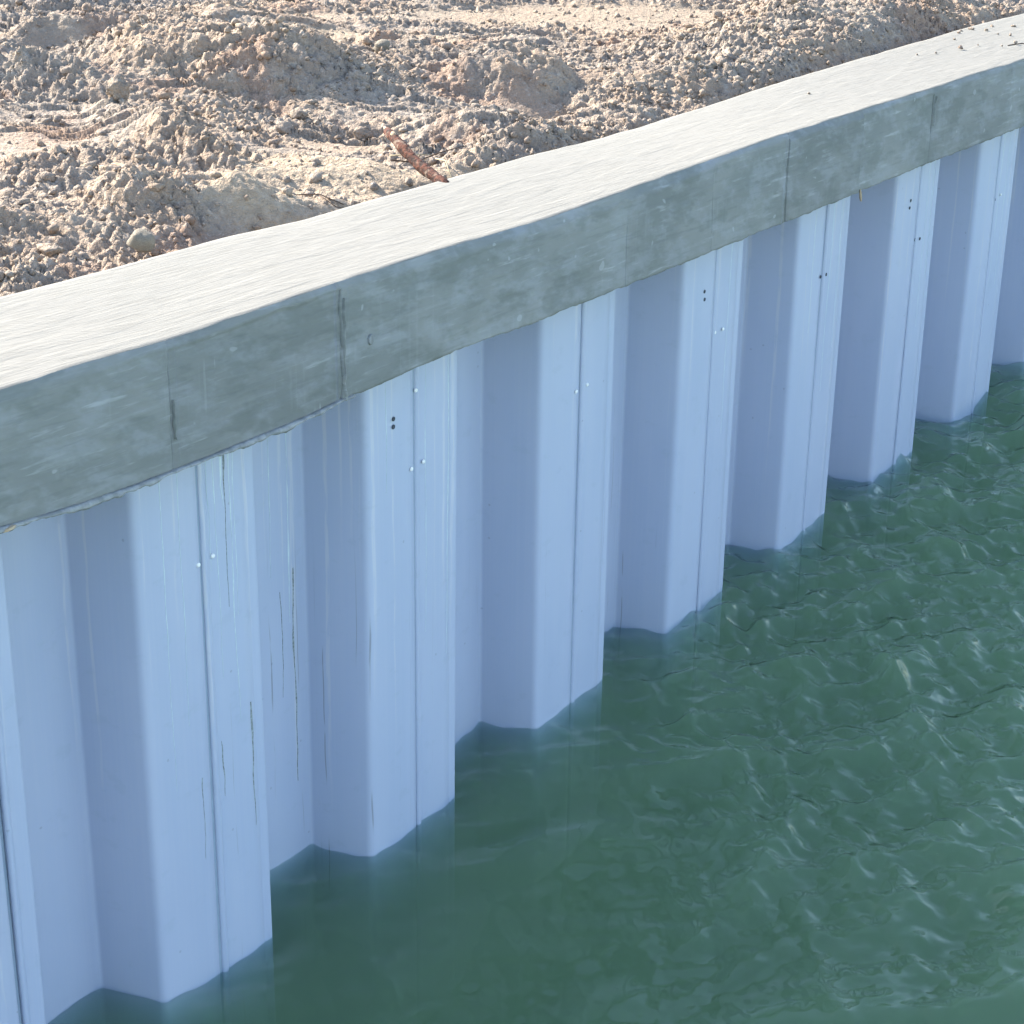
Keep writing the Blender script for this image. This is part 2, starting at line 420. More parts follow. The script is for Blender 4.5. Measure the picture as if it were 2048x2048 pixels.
# ---------------------------------------------------------------- ground behind the wall
# (x, y) in modules, half-axes, turn, height in metres, power: the heaps, berms and hollows of the churned soil
HEAPS = [
    (-1.92, 9.68, 0.50, 0.16, 0.45, 0.085, 4), (-2.75, 9.15, 0.5, 0.2, 0.2, 0.06, 3), (-2.20, 8.72, 0.42, 0.17, -0.1, 0.07, 4),
    (-1.75, 8.52, 0.35, 0.15, -0.2, 0.05, 3), (-2.3, 10.9, 0.5, 0.25, 0.3, 0.08, 3), (-1.55, 10.45, 0.5, 0.22, 0.1, 0.05, 3),
    (-1.28, 9.02, 0.62, 0.42, -0.25, 0.135, 4), (-0.80, 8.75, 0.42, 0.32, -0.4, 0.085, 3), (-1.62, 9.5, 0.5, 0.3, 0, 0.05, 3),
    (-1.58, 7.98, 0.14, 0.07, -0.8, 0.045, 3), (-1.40, 7.62, 0.32, 0.10, -0.95, 0.055, 3), (-1.12, 7.25, 0.36, 0.13, -0.95, 0.055, 3),
    (-0.42, 9.32, 0.55, 0.34, 0.05, 0.075, 3), (-0.02, 9.12, 0.24, 0.20, 0.1, 0.095, 5), (-0.62, 9.75, 0.16, 0.11, 0.2, 0.06, 3),
    (0.10, 8.66, 0.24, 0.16, 0.3, -0.075, 3), (0.42, 9.25, 0.30, 0.34, 0.5, 0.045, 3), (0.55, 8.55, 0.4, 0.12, 0.45, 0.04, 3),
    (1.15, 10.1, 0.65, 0.55, 0.3, 0.11, 3), (1.75, 10.9, 0.7, 0.5, 0.4, 0.15, 3), (0.95, 9.35, 0.4, 0.22, 0.6, 0.06, 3), (2.1, 11.8, 0.8, 0.5, 0.5, 0.12, 3),
    (-0.66, 7.20, 0.30, 0.24, 0.2, 0.055, 3), (-0.12, 7.34, 0.22, 0.16, 0.3, 0.035, 3), (-0.76, 6.62, 0.26, 0.17, 0.4, 0.05, 3),
    (-1.08, 6.62, 0.30, 0.24, 0.2, 0.085, 5), (-1.45, 6.35, 0.35, 0.25, 0.1, 0.05, 3), (-1.75, 6.0, 0.4, 0.3, 0.2, 0.05, 3),
    (-1.3, 5.75, 0.28, 0.16, 0.4, 0.035, 3), (-1.75, 7.45, 0.55, 0.35, 0.0, 0.035, 3), (0.3, 7.9, 0.3, 0.2, 0.5, 0.035, 3), (0.05, 7.75, 0.2, 0.12, 0.3, 0.04, 3),
    (-0.7, 8.05, 0.35, 0.16, 0.0, -0.035, 3), (-0.9, 7.62, 0.28, 0.15, -0.1, -0.02, 3), (-0.2, 8.2, 0.3, 0.14, 0.1, 0.05, 3),
]
# flat, washed places: (x, y, half-axes, turn, sandiness, dampness)
PANS = [
    (-2.10, 9.40, 0.24, 0.12, 0.3, 0.2, 0.5), (-2.62, 9.75, 0.35, 0.12, 0.1, 0.0, 0.9), (-0.85, 10.25, 0.60, 0.20, 0.10, 0.9, 0.4), (0.15, 11.2, 0.75, 0.30, 0.05, 0.2, 0.9),
    (0.7, 11.6, 0.8, 0.25, 0.05, 0.2, 0.9), (-0.92, 7.66, 0.22, 0.18, 0.0, 0.2, 0.2), (-0.62, 7.10, 0.36, 0.32, 0.25, 0.95, 0.0), (-0.22, 7.22, 0.28, 0.16, 0.4, 0.9, 0.0), (-0.75, 6.58, 0.28, 0.18, 0.4, 0.9, 0.0),
    (-0.94, 6.28, 0.11, 0.15, -0.4, 0.0, 0.1), (-0.7, 8.02, 0.25, 0.1, 0.0, 0.2, 0.2), (-1.0, 9.75, 0.35, 0.13, 0.2, 0.3, 0.1), (-2.0, 7.3, 0.5, 0.22, 0.1, 0.1, 0.1), (0.02, 8.85, 0.16, 0.10, 0.1, 0.0, 0.2),
    (-1.0, 10.9, 0.7, 0.15, 0.1, 0.3, 0.5),
]
FLATS = [(-1.95, 7.75, 0.75, 0.55, 0.1), (-2.3, 9.9, 0.8, 0.35, 0.2), (-0.4, 10.4, 1.3, 0.35, 0.05), (0.9, 11.4, 1.0, 0.3, 0.1), (-0.95, 7.72, 0.4, 0.25, 0.0), (-0.62, 6.85, 0.5, 0.4, 0.3), (-0.5, 8.45, 0.45, 0.13, 0.1), (-1.1, 9.75, 0.6, 0.2, 0.1)]
def ell(X, Y, f):
    x, y, a, b, t = f[:5]
    c, s_ = math.cos(t), math.sin(t)
    u = ((X - x) * c + (Y - y) * s_) / a; v = (-(X - x) * s_ + (Y - y) * c) / b
    return np.sqrt(u * u + v * v)
def ground_z(S, D):
    """height (metres), sandiness, dampness, roughness at s, d (modules)"""
    X, Y = wall(S, D, True)
    xm, ym = X * P, Y * P
    jx = X + 0.07 * fbm(X * 3, Y * 3, 31, 3); jy = Y + 0.07 * fbm(X * 3 + 9, Y * 3, 33, 3)
    ds_ = D - (CAP_W - CAP_O)
    far = smooth(14, 8, D)
    base = (CAP_T + slope(S)) * P - 0.085
    z = base + (-0.075) * smooth(0.22, 0.0, ds_ + 0.05 * fbm(S * 2.3, D * 0 + 3, 3, 2)) + 0.03 * smooth(0.4, 3, ds_)
    hz = np.zeros_like(X)
    for f in HEAPS:
        r = ell(jx, jy, f)
        hz += 1.12 * f[5] * np.exp(-np.power(np.minimum(r, 3), f[6]))
    pan = np.zeros_like(X); sand = np.zeros_like(X); damp = np.zeros_like(X)
    for f in PANS:
        w = smooth(1.25, 0.75, ell(jx, jy, f))
        pan = np.maximum(pan, w); sand = np.maximum(sand, w * f[5]); damp = np.maximum(damp, w * f[6])
    rough = 1 - 0.93 * pan
    flat = 0.55 * smooth(0.05, 0.35, fbm(X * 0.9 + 4, Y * 1.3, 120, 2))
    for f in FLATS: flat = np.maximum(flat, smooth(1.3, 0.6, ell(jx, jy, f)))
    rough = rough * (1 - 0.62 * flat)
    z = z + hz * np.minimum(far + 0.0, 1)
    z = z + 0.045 * fbm(xm * 1.7, ym * 1.7, 40, 3) * (1 - 0.8 * pan) + 0.020 * fbm(xm * 6, ym * 6, 45, 3) * (1 - 0.85 * pan)
    amt = rough * (0.55 + 0.75 * smooth(-0.3, 0.3, fbm(xm * 2.3, ym * 2.3, 60, 2)))
    wx = xm + 0.012 * fbm(xm * 22, ym * 22, 50, 2); wy = ym + 0.012 * fbm(xm * 22, ym * 22, 52, 2)
    wy = wy + 0.25 * wx
    l1 = clods(wx / 0.13, wy / 0.09, 101, 0.40) * 0.10
    l2 = clods(wx / 0.058, wy / 0.044, 151, 0.72) * 0.046
    l3 = clods(wx / 0.027, wy / 0.024, 201, 0.8) * 0.025
    rg = 1 - np.abs(fbm(xm * 24, ym * 24, 300, 3, 0.6)) * 2.2          # sharp broken edges
    rg2 = 1 - np.abs(fbm(xm * 55, ym * 55, 320, 2, 0.6)) * 2.2
    cr = np.maximum(rough, 0.30 * np.clip(sand * 2, 0, 1))
    z = z + amt * (l1 * 0.22 + l2 * 0.38 + l3 * 0.75) * far + cr * (0.014 * rg + 0.011 * rg2) * far * (0.6 + 0.6 * smooth(-0.3, 0.4, fbm(xm * 3.1, ym * 3.1, 66, 2)))
    # trowel-like ledges where machinery scraped the surface
    led = np.maximum(smooth(0.1, 0.4, fbm(xm * 1.2 + 7, ym * 1.2, 77, 2)), flat * 1.8)
    st = ym * 9 + 1.2 * fbm(xm * 2.2, ym * 5, 81, 3)
    z = z + rough * led * 0.026 * (st - np.floor(st) - 0.5) * -1 * far
    z = z + (0.0025 + 0.004 * rough) * fbm(xm * 70, ym * 70, 90, 2)
    return z, sand, damp, rough

def ground():
    su = np.concatenate([-np.geomspace(150, 3.1, 40), np.arange(-3, -0.52, 0.05), np.arange(-0.5, 8.2, 0.0078), np.arange(8.22, 13, 0.05), np.geomspace(13.1, 150, 45)])
    dv = np.concatenate([np.arange(0.36, 4.7, 0.0078), np.arange(4.72, 9, 0.05), np.geomspace(9.1, 200, 55)])
    S, D = np.meshgrid(su, dv, indexing='ij')
    X, Y = wall(S, D, True)
    z, sand, damp, rough = ground_z(S, D)
    V = np.stack([X * P, Y * P, z], -1).reshape(-1, 3)
    o = link_mesh('ground', V, grid_faces(len(su), len(dv))[:, ::-1], SOIL, attrs={'sand': sand.ravel(), 'damp': damp.ravel()})
    tag(o, kind='structure')
    return o
ground()
def gz1(x, y):
    """ground height under world x, y (modules)"""
    # invert: s, d in the straight frame
    nx, ny = -math.sin(TH + 0.01), math.cos(TH + 0.01)
    s = 3.0
    for _ in range(12):
        X, Y = wall(s, 0, True); dx, dy = x - float(X), y - float(Y)
        s += dx * ny - dy * nx
    d = dx * nx + dy * ny
    z, _, _, r = ground_z(np.array([s]), np.array([d]))
    return float(z[0]), s, d

# ---------------------------------------------------------------- lumps
def lump(seed, sub=2, squash=0.75, rough=0.28, freq=1.3):
    bm = bmesh.new(); bmesh.ops.create_icosphere(bm, subdivisions=sub, radius=1.0)
    rs = np.random.RandomState(seed); ax = rs.uniform(0.75, 1.3, 3); ax[2] *= squash
    V = np.array([v.co[:] for v in bm.verts]); F = np.array([[v.index for v in f.verts] for f in bm.faces])
    n = np.zeros(len(V))
    for k in range(3):
        fq = freq * 2 ** k
        n += (vnoise(V[:, 0] * fq + seed * 3.1 + 50, V[:, 1] * fq + V[:, 2] * fq * 1.7 + 50, seed + k) - 0.5) * 2 * rough / (1.6 ** k)
    # facets: cut a few random planes
    V = V * (1 + n)[:, None]
    for k in range(4):
        d = rs.normal(size=3); d /= np.linalg.norm(d); t = rs.uniform(0.62, 0.9)
        dd = V @ d; V = V - np.outer(np.maximum(dd - t, 0) * 0.8, d)
    bm.free()
    return V * ax, F

def soil_clods():
    big = [lump(300 + k, 1, 0.8, 0.35) for k in range(10)]
    small = [lump(340 + k, 1, 0.85, 0.3) for k in range(8)]
    rs = np.random.RandomState(12)
    N = 30000
    S = rs.uniform(-0.45, 8.0, N); D = 0.47 + 4.1 * rs.uniform(0, 1, N) ** 1.35
    z, sand, damp, rough = ground_z(S, D)
    keep = rs.uniform(size=N) < 0.12 + 0.88 * rough * (0.25 + 0.75 * smooth(-0.25, 0.25, fbm(S * 1.6, D * 1.6, 400, 2)))
    S, D, z = S[keep], D[keep], z[keep]
    X, Y = wall(S, D, True)
    Vs, Fs, off = [], [], 0
    for x, y, zz in zip(X * P, Y * P, z):
        r = min(0.0042 * rs.uniform(0.02, 1) ** -0.45, 0.020)
        V, F = (big[rs.randint(10)] if r > 0.012 else small[rs.randint(8)])
        a = rs.uniform(0, 6.28); c, s_ = math.cos(a), math.sin(a)
        W = V @ np.array([[c, s_, 0], [-s_, c, 0], [0, 0, 1]]) * r + (x, y, zz + r * 0.25)
        Vs.append(W); Fs.append(F + off); off += len(V)
    o = link_mesh('soil_crumbs', np.concatenate(Vs), np.concatenate(Fs), CLOD, smooth_=False)
    tag(o, 'loose crumbs and small clods of dry soil strewn over the ground', 'soil', kind='stuff')
soil_clods()

def place_lump(name, mesh_o, x, y, r, label, cat, group=None, mat=None, seed=1, sink=0.35, tilt=0.3, z=None):
    rs = random.Random(seed)
    o = bpy.data.objects.new(name, mesh_o); COL.objects.link(o)
    zz = gz1(x, y)[0] if z is None else z
    o.location = (x * P, y * P, zz + r * (0.75 - sink))
    o.rotation_euler = (rs.uniform(-tilt, tilt), rs.uniform(-tilt, tilt), rs.uniform(0, 6.28))
    o.scale = (r, r, r)
    return tag(o, label, cat, group)
def lump_mesh(name, seed, sub, squash, rough, mat):
    V, F = lump(seed, sub, squash, rough)
    me = bpy.data.meshes.new(name); me.from_pydata([tuple(v) for v in V], [], [tuple(int(i) for i in f) for f in F])
    me.polygons.foreach_set('use_smooth', np.ones(len(me.polygons), bool)); me.materials.append(mat)
    return me
CM = [lump_mesh('soil_clod', 500 + k, 3, 0.72, 0.36, CLOD) for k in range(6)]
rs = np.random.RandomState(77); n = 0
while n < 44:
    s, d = rs.uniform(0.1, 7.2), 0.55 + 3.4 * rs.uniform() ** 1.3
    if ground_z(np.array([s]), np.array([d]))[3][0] < 0.7: continue
    x, y = (float(v) for v in wall(s, d, True))
    place_lump('soil_clod', CM[n % 6], x, y, rs.uniform(0.014, 0.030), 'fist-sized clod of dried tan soil lying on the churned ground', 'clod', 'soil clods on the churned ground', seed=n)
    n += 1
place_lump('stone', lump_mesh('white_stone', 601, 3, 0.8, 0.16, ROCK), 0.225, 8.74, 0.042, 'smooth white stone half sunk in soil beside the dark hollow', 'stone', seed=3)
place_lump('stone', lump_mesh('round_stone', 602, 3, 0.85, 0.2, ROCK2), -1.115, 5.90, 0.036, 'round tan stone resting against the near back edge of the cap', 'stone', seed=4, z=(CAP_T + float(slope(0.7))) * P - 0.014)
place_lump('stone', lump_mesh('grey_stone', 603, 3, 0.8, 0.2, ROCK2), -0.61, 9.30, 0.040, 'grey block of stone on the rim of the pale sandy pan', 'stone', seed=5, sink=0.2)
place_lump('soil_clod', lump_mesh('upright_clod', 604, 3, 1.1, 0.36, CLOD), -1.56, 8.02, 0.038, 'upright grey slab of soil standing above its own long shadow', 'clod', seed=8, sink=-0.2)

# ---------------------------------------------------------------- sheet piles
FL_R, WEB, DEP, GR = 0.48285, 0.04031, 0.22534, 0.24676
THK = 0.010
def fillet(pts, radii, nseg=7):
    out = []
    for i, p in enumerate(pts):
        r = radii[i]
        if r <= 0 or i in (0, len(pts) - 1): out.append(p); continue
        a, b, c = np.array(pts[i - 1]), np.array(p), np.array(pts[i + 1])
        u = (a - b) / np.linalg.norm(a - b); v = (c - b) / np.linalg.norm(c - b)
        ang = math.acos(np.clip(u @ v, -1, 1)); t = r / math.tan(ang / 2)
        s0, s1 = b + u * t, b + v * t
        for k in range(nseg + 1):
            q = k / nseg
            out.append(tuple((1 - q) ** 2 * s0 + 2 * q * (1 - q) * b + q * q * s1))
    return out
def densify(pts, step):
    out = [pts[0]]
    for a, b in zip(pts[:-1], pts[1:]):
        L = math.hypot(b[0] - a[0], b[1] - a[1]); n = max(1, int(math.ceil(L / step)))
        for k in range(1, n + 1): out.append((a[0] + (b[0] - a[0]) * k / n, a[1] + (b[1] - a[1]) * k / n))
    return out
def sheet_pile(k, start=None, rpos=None, end=None):
    g0 = (k - 1 + GR if start is None else start) * P; g1 = (k + GR if end is None else end) * P
    R = (k - 1 + FL_R if rpos is None else rpos) * P
    d = DEP * P; gap = 0.0036 if k == 0 else 0.0009
    # outline of the outer skin: (metres along the wall, metres behind the outer face)
    bead = [(g0 + gap, 0.004), (g0 + gap + 0.002, -0.002), (g0 + 0.007, -0.0052), (g0 + 0.0115, -0.0062), (g0 + 0.016, -0.0052), (g0 + 0.021, -0.0015), (g0 + 0.0235, 0.0016), (g0 + 0.0265, 0.0012), (g0 + 0.031, 0.0)]
    rib = [(R - 0.034, 0.0), (R - 0.031, 0.0018), (R - 0.027, 0.0)] if R - g0 > 0.1 else []
    core = [(R, 0.0), (R + WEB * P, d), (k * P - WEB * P, d), (k * P, 0.0), (g1 - 0.034, 0.0), (g1 - 0.026, -0.0012), (g1 - gap - 0.004, -0.001), (g1 - gap, 0.004)] if k != -1 else [(R, 0.0), (R + WEB * P, d), (k * P - WEB * P, d), (k * P, 0.0), (g1 - 0.040, 0.0), (g1 - 0.030, 0.006), (g1 - 0.012, -0.006), (g1 - 0.003, 0.004)]
    pts = bead + rib + core
    rad = [0] * len(bead) + [0] * len(rib) + [0.007, 0.010, 0.012, 0.024, 0, 0, 0, 0]
    prof = np.array(densify(fillet(pts, rad), 0.03))
    tang = np.gradient(prof, axis=0); tang /= np.linalg.norm(tang, axis=1)[:, None] + 1e-9
    inner = prof + np.stack([-tang[:, 1], tang[:, 0]], -1) * THK
    arc = np.concatenate([[0], np.cumsum(np.linalg.norm(np.diff(prof, axis=0), axis=1))])
    n = len(prof); seed = (k * 7.31) % 50
    ztop = (CAP_B + slope(k)) * P + 0.06
    zs = np.concatenate([np.linspace(ztop, -0.15, 15), [-1.0, -2.2]])
    V, U = [], []
    for z in zs:
        for line, q in ((prof, 1), (inner[::-1], -1)):
            bow = 0.0018 * np.sin(z * 2.1 + k * 1.7 + line[:, 0] * 9)
            x, y = wall(line[:, 0] / P, (line[:, 1] + bow) / P)
            V.append(np.stack([x * P, y * P, np.full(len(x), z)], -1))
            U.append(np.stack([arc if q == 1 else arc[::-1], np.full(len(x), ztop - 0.06 - z), np.full(len(x), seed)], -1))
    V = np.concatenate(V); U = np.concatenate(U); m_ = 2 * n
    i = np.arange(len(zs) - 1)[:, None]; j = np.arange(m_)[None, :]; j2 = (j + 1) % m_
    F = np.stack([i * m_ + j, (i + 1) * m_ + j, (i + 1) * m_ + j2, i * m_ + j2], -1).reshape(-1, 4)
    o = link_mesh('sheet_pile', V, F, VINYL, attrs={'suv': U})
    # mark sharp ends of the skin
    o['drip'] = {0: 0.45, 1: 0.95, 2: 0.5, 3: 0.15, 4: 0.45, 5: 0.75, 6: 0.55, 7: 0.8}.get(k, 0.4)
    o['grime'] = {1: 0.35, 2: 0.1, 3: 0.2}.get(k, 0.0)
    # the hidden tongue that closes the joint behind the gap
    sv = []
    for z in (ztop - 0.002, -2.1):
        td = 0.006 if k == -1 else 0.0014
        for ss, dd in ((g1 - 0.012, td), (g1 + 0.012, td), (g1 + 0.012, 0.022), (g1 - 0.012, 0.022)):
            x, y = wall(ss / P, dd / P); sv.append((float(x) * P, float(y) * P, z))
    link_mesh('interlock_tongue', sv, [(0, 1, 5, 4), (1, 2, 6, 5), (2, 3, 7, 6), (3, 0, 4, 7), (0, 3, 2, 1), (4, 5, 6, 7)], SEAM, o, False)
    return o

def disc_part(name, parent, s, z, r, mat, proud):
    """a small round screw cap (proud > 0) or a drilled hole with a burr ring"""
    bm = bmesh.new()
    nseg = 14
    rings = ([(1.0, 0.0), (0.96, proud * 0.5), (0.75, proud * 0.9), (0.35, proud)] if proud > 0.002 else [(1.25, 0.0), (1.15, 0.0012), (0.95, 0.0014), (0.8, 0.0004)])
    x, y = wall(s, 0.0); a = np.interp(s, SG, PNB[:, 0]); b = np.interp(s, SG, PNB[:, 1])
    nrm = Vector((-a, -b, 0)); tx = Vector((0, 0, 1)).cross(nrm)
    c = Vector((float(x) * P, float(y) * P, z)) + nrm * 0.0022
    prev = None
    for rr, h in rings:
        ring = [bm.verts.new(c + tx * (math.cos(q) * r * rr) + Vector((0, 0, 1)) * (math.sin(q) * r * rr) + nrm * h) for q in [2 * math.pi * t / nseg for t in range(nseg)]]
        if prev:
            for t in range(nseg): bm.faces.new((prev[t], prev[(t + 1) % nseg], ring[(t + 1) % nseg], ring[t]))
        prev = ring
    bm.faces.new(prev)
    me = bpy.data.meshes.new(name); bm.to_mesh(me); bm.free(); me.materials.append(mat)
    me.polygons.foreach_set('use_smooth', np.ones(len(me.polygons), bool))
    o = bpy.data.objects.new(name, me); COL.objects.link(o); o.parent = parent
    return o

PILE_LABEL = {
    0: 'nearest full blue-grey sheet pile, cut by the lower left corner, with a deep double joint',
    1: 'blue-grey sheet pile most heavily streaked with drips and dark runs, second from the left',
    2: 'blue-grey sheet pile third from the left, its wide back face half hidden by a flange',
    3: 'blue-grey sheet pile fourth from the left, below the middle of the cap',
    4: 'blue-grey sheet pile fifth from the left, right of the middle, with a narrow back strip',
    5: 'blue-grey sheet pile sixth from the left, under the paired cap seams and the splinter',
    6: 'blue-grey sheet pile seventh from the left, one before the farthest full one',
    7: 'farthest blue-grey sheet pile seen almost whole, by the right edge',
}
piles = {}
for k in range(-3, 12):
    if k == 0: o = sheet_pile(k, -0.535, -0.452)
    elif k == -1:
        o = sheet_pile(k, end=-0.535)
    else: o = sheet_pile(k)
    lab = PILE_LABEL.get(k, 'blue-grey sheet pile of the wall at the very right edge of view' if k == 8 else ('blue-grey sheet pile sliver at the lower left edge, before the deep joint' if k == -1 else 'blue-grey sheet pile continuing the wall outside the picture'))
    tag(o, lab, 'sheet pile', 'interlocking sheet piles of the seawall')
    piles[k] = o
def pile_at(s):
    return piles[int(math.floor(s - GR)) + 1]
for s, z in ((0.231, 1.353), (0.291, 1.358), (1.226, 1.308), (1.291, 1.312), (2.219, 1.270), (2.293, 1.274), (3.266, 1.202), (3.335, 1.198), (6.318, 1.109), (1.252, 1.565)):
    disc_part('screw_cap', pile_at(s), s, z * P, 0.0058, SCREW, 0.004)
for s, z in ((1.136, 1.505), (1.135, 1.479), (3.161, 1.397), (3.165, 1.364), (4.229, 1.190), (4.284, 1.187), (5.156, 1.327), (5.151, 1.293), (5.250, 1.118), (5.308, 1.110), (6.258, 1.097)):
    disc_part('drill_hole', pile_at(s), s, z * P, 0.0050, HOLE, 0.0)

def cement_run(parent, kk, s0, dep, z0, length, wid, mat, seed, name='cement_run'):
    """a dried dribble: narrow wobbling ridge about a millimetre proud of the sheet"""
    n = max(12, int(length / 0.02)); q = np.linspace(0, 1, n); z = z0 - q * length
    c = s0 + 0.006 * fbm(q * 3 + seed, q * 0, seed, 2) + 0.0015 * fbm(q * 25, q * 0, seed + 1, 2)
    w = wid * (0.55 + 0.75 * fbm(q * length * 14, q * 0 + 3, seed + 2, 3)) * (1 - 0.85 * q ** 3) * smooth(-0.15, 0.12, q)
    w = np.maximum(w, 0.0006) / P
    V = []
    for ds_, h in ((-1, -0.0004), (-0.75, 0.0009), (0.6, 0.0010), (1, -0.0004)):
        ss = c + w * ds_ * 0.5; bow = 0.0018 * np.sin(z * 2.1 + kk * 1.7 + ss * P * 9)
        x, y = wall(ss, (dep + bow - h) / P)
        V.append(np.stack([x * P, y * P, z], -1))
    i_ = np.arange(3)[:, None]; j_ = np.arange(n - 1)[None, :]
    F = np.stack([i_ * n + j_, i_ * n + j_ + 1, (i_ + 1) * n + j_ + 1, (i_ + 1) * n + j_], -1).reshape(-1, 4)
    link_mesh(name, np.concatenate(V), F, mat, parent)
ZB = lambda s: (CAP_B + float(slope(s))) * P
for s0, dp, dz, ln_, wd, mt, nm in (
        (0.285, 0, 0.0, 0.34, 0.005, 'p', ''), (0.312, 0, 0.0, 0.62, 0.006, 'p', ''), (0.345, 0, 0.0, 0.20, 0.010, 'p', ''), (0.352, 0, 0.05, 0.40, 0.004, 'd', ''), (0.375, 0, 0.0, 0.75, 0.006, 'p', ''),
        (0.36, 0, 0.0, 0.13, 0.006, 'd', ''), (0.395, 0, 0.0, 0.48, 0.004, 'p', ''), (0.10, 0, 0.0, 0.85, 0.003, 'p', ''), (0.165, 0, 0.0, 0.70, 0.003, 'p', ''), (0.215, 0, 0.0, 0.55, 0.003, 'p', ''),
        (0.205, 0, 0.85, 0.22, 0.007, 'd', ''), (0.295, 0, 0.78, 0.15, 0.008, 'd', ''), (0.425, 0, 0.72, 0.34, 0.007, 'd', ''),
        (0.80, 1, 0.0, 0.55, 0.004, 'p', ''), (0.885, 1, 0.0, 0.70, 0.012, 'p', ''), (0.90, 1, 0.55, 0.62, 0.013, 'd', ''), (0.84, 1, 0.60, 0.30, 0.003, 'd', ''),
        (1.31, 0, 0.0, 0.80, 0.003, 'p', ''), (1.10, 0, 0.0, 0.35, 0.003, 'p', ''), (1.43, 0, 0.0, 0.9, 0.004, 'p', ''), 
        (3.38, 0, 0.0, 0.7, 0.003, 'p', ''), (4.15, 0, 0.0, 0.5, 0.003, 'p', ''), (4.32, 0, 0.0, 0.75, 0.004, 'p', ''), (4.40, 0, 0.0, 0.6, 0.003, 'p', ''), (5.36, 0, 0.0, 0.7, 0.003, 'p', ''), (5.42, 0, 0.0, 0.5, 0.003, 'p', ''), (6.30, 0, 0.0, 0.7, 0.003, 'p', ''), (6.38, 0, 0.0, 0.7, 0.003, 'p', '')):
    pal = pile_at(s0)
    cement_run(pal, int(math.floor(s0 - GR)) + 1, s0, DEP * P if dp else 0.0, ZB(s0) - dz, ln_, wd, RUNP if mt == 'p' else RUND, int(s0 * 1000) % 997, 'cement_run' if mt == 'p' else 'dirt_run')

# ---------------------------------------------------------------- concrete cap
CTX = np.array([(-3, 0), (-0.53, .0027), (-0.28, .0046), (0.05, -.0047), (0.71, .0062), (1.28, 0), (1.81, -.0115), (2.35, -.0055), (3.5, .0074), (4.62, -.0021), (6.07, -.0044), (9, 0)])
CBX = np.array([(-3, 0), (-0.57, .0118), (-0.35, -.0037), (-0.13, -.0124), (0.16, -.013), (0.55, -.0083), (0.75, .0049), (1.28, .0155), (1.79, .0042), (2.73, .0029), (3.23, -.0008), (4.14, .0017), (5.17, .005), (6.18, .004), (9, 0)])
CKX = np.array([(-3, 0), (0.01, .0099), (0.4, .0054), (0.8, .0064), (1.22, -.0057), (2.0, -.008), (2.6, -.0104), (3.38, -.0252), (4.69, -.0013), (5.95, .0102), (6.98, .0175), (9, 0)])
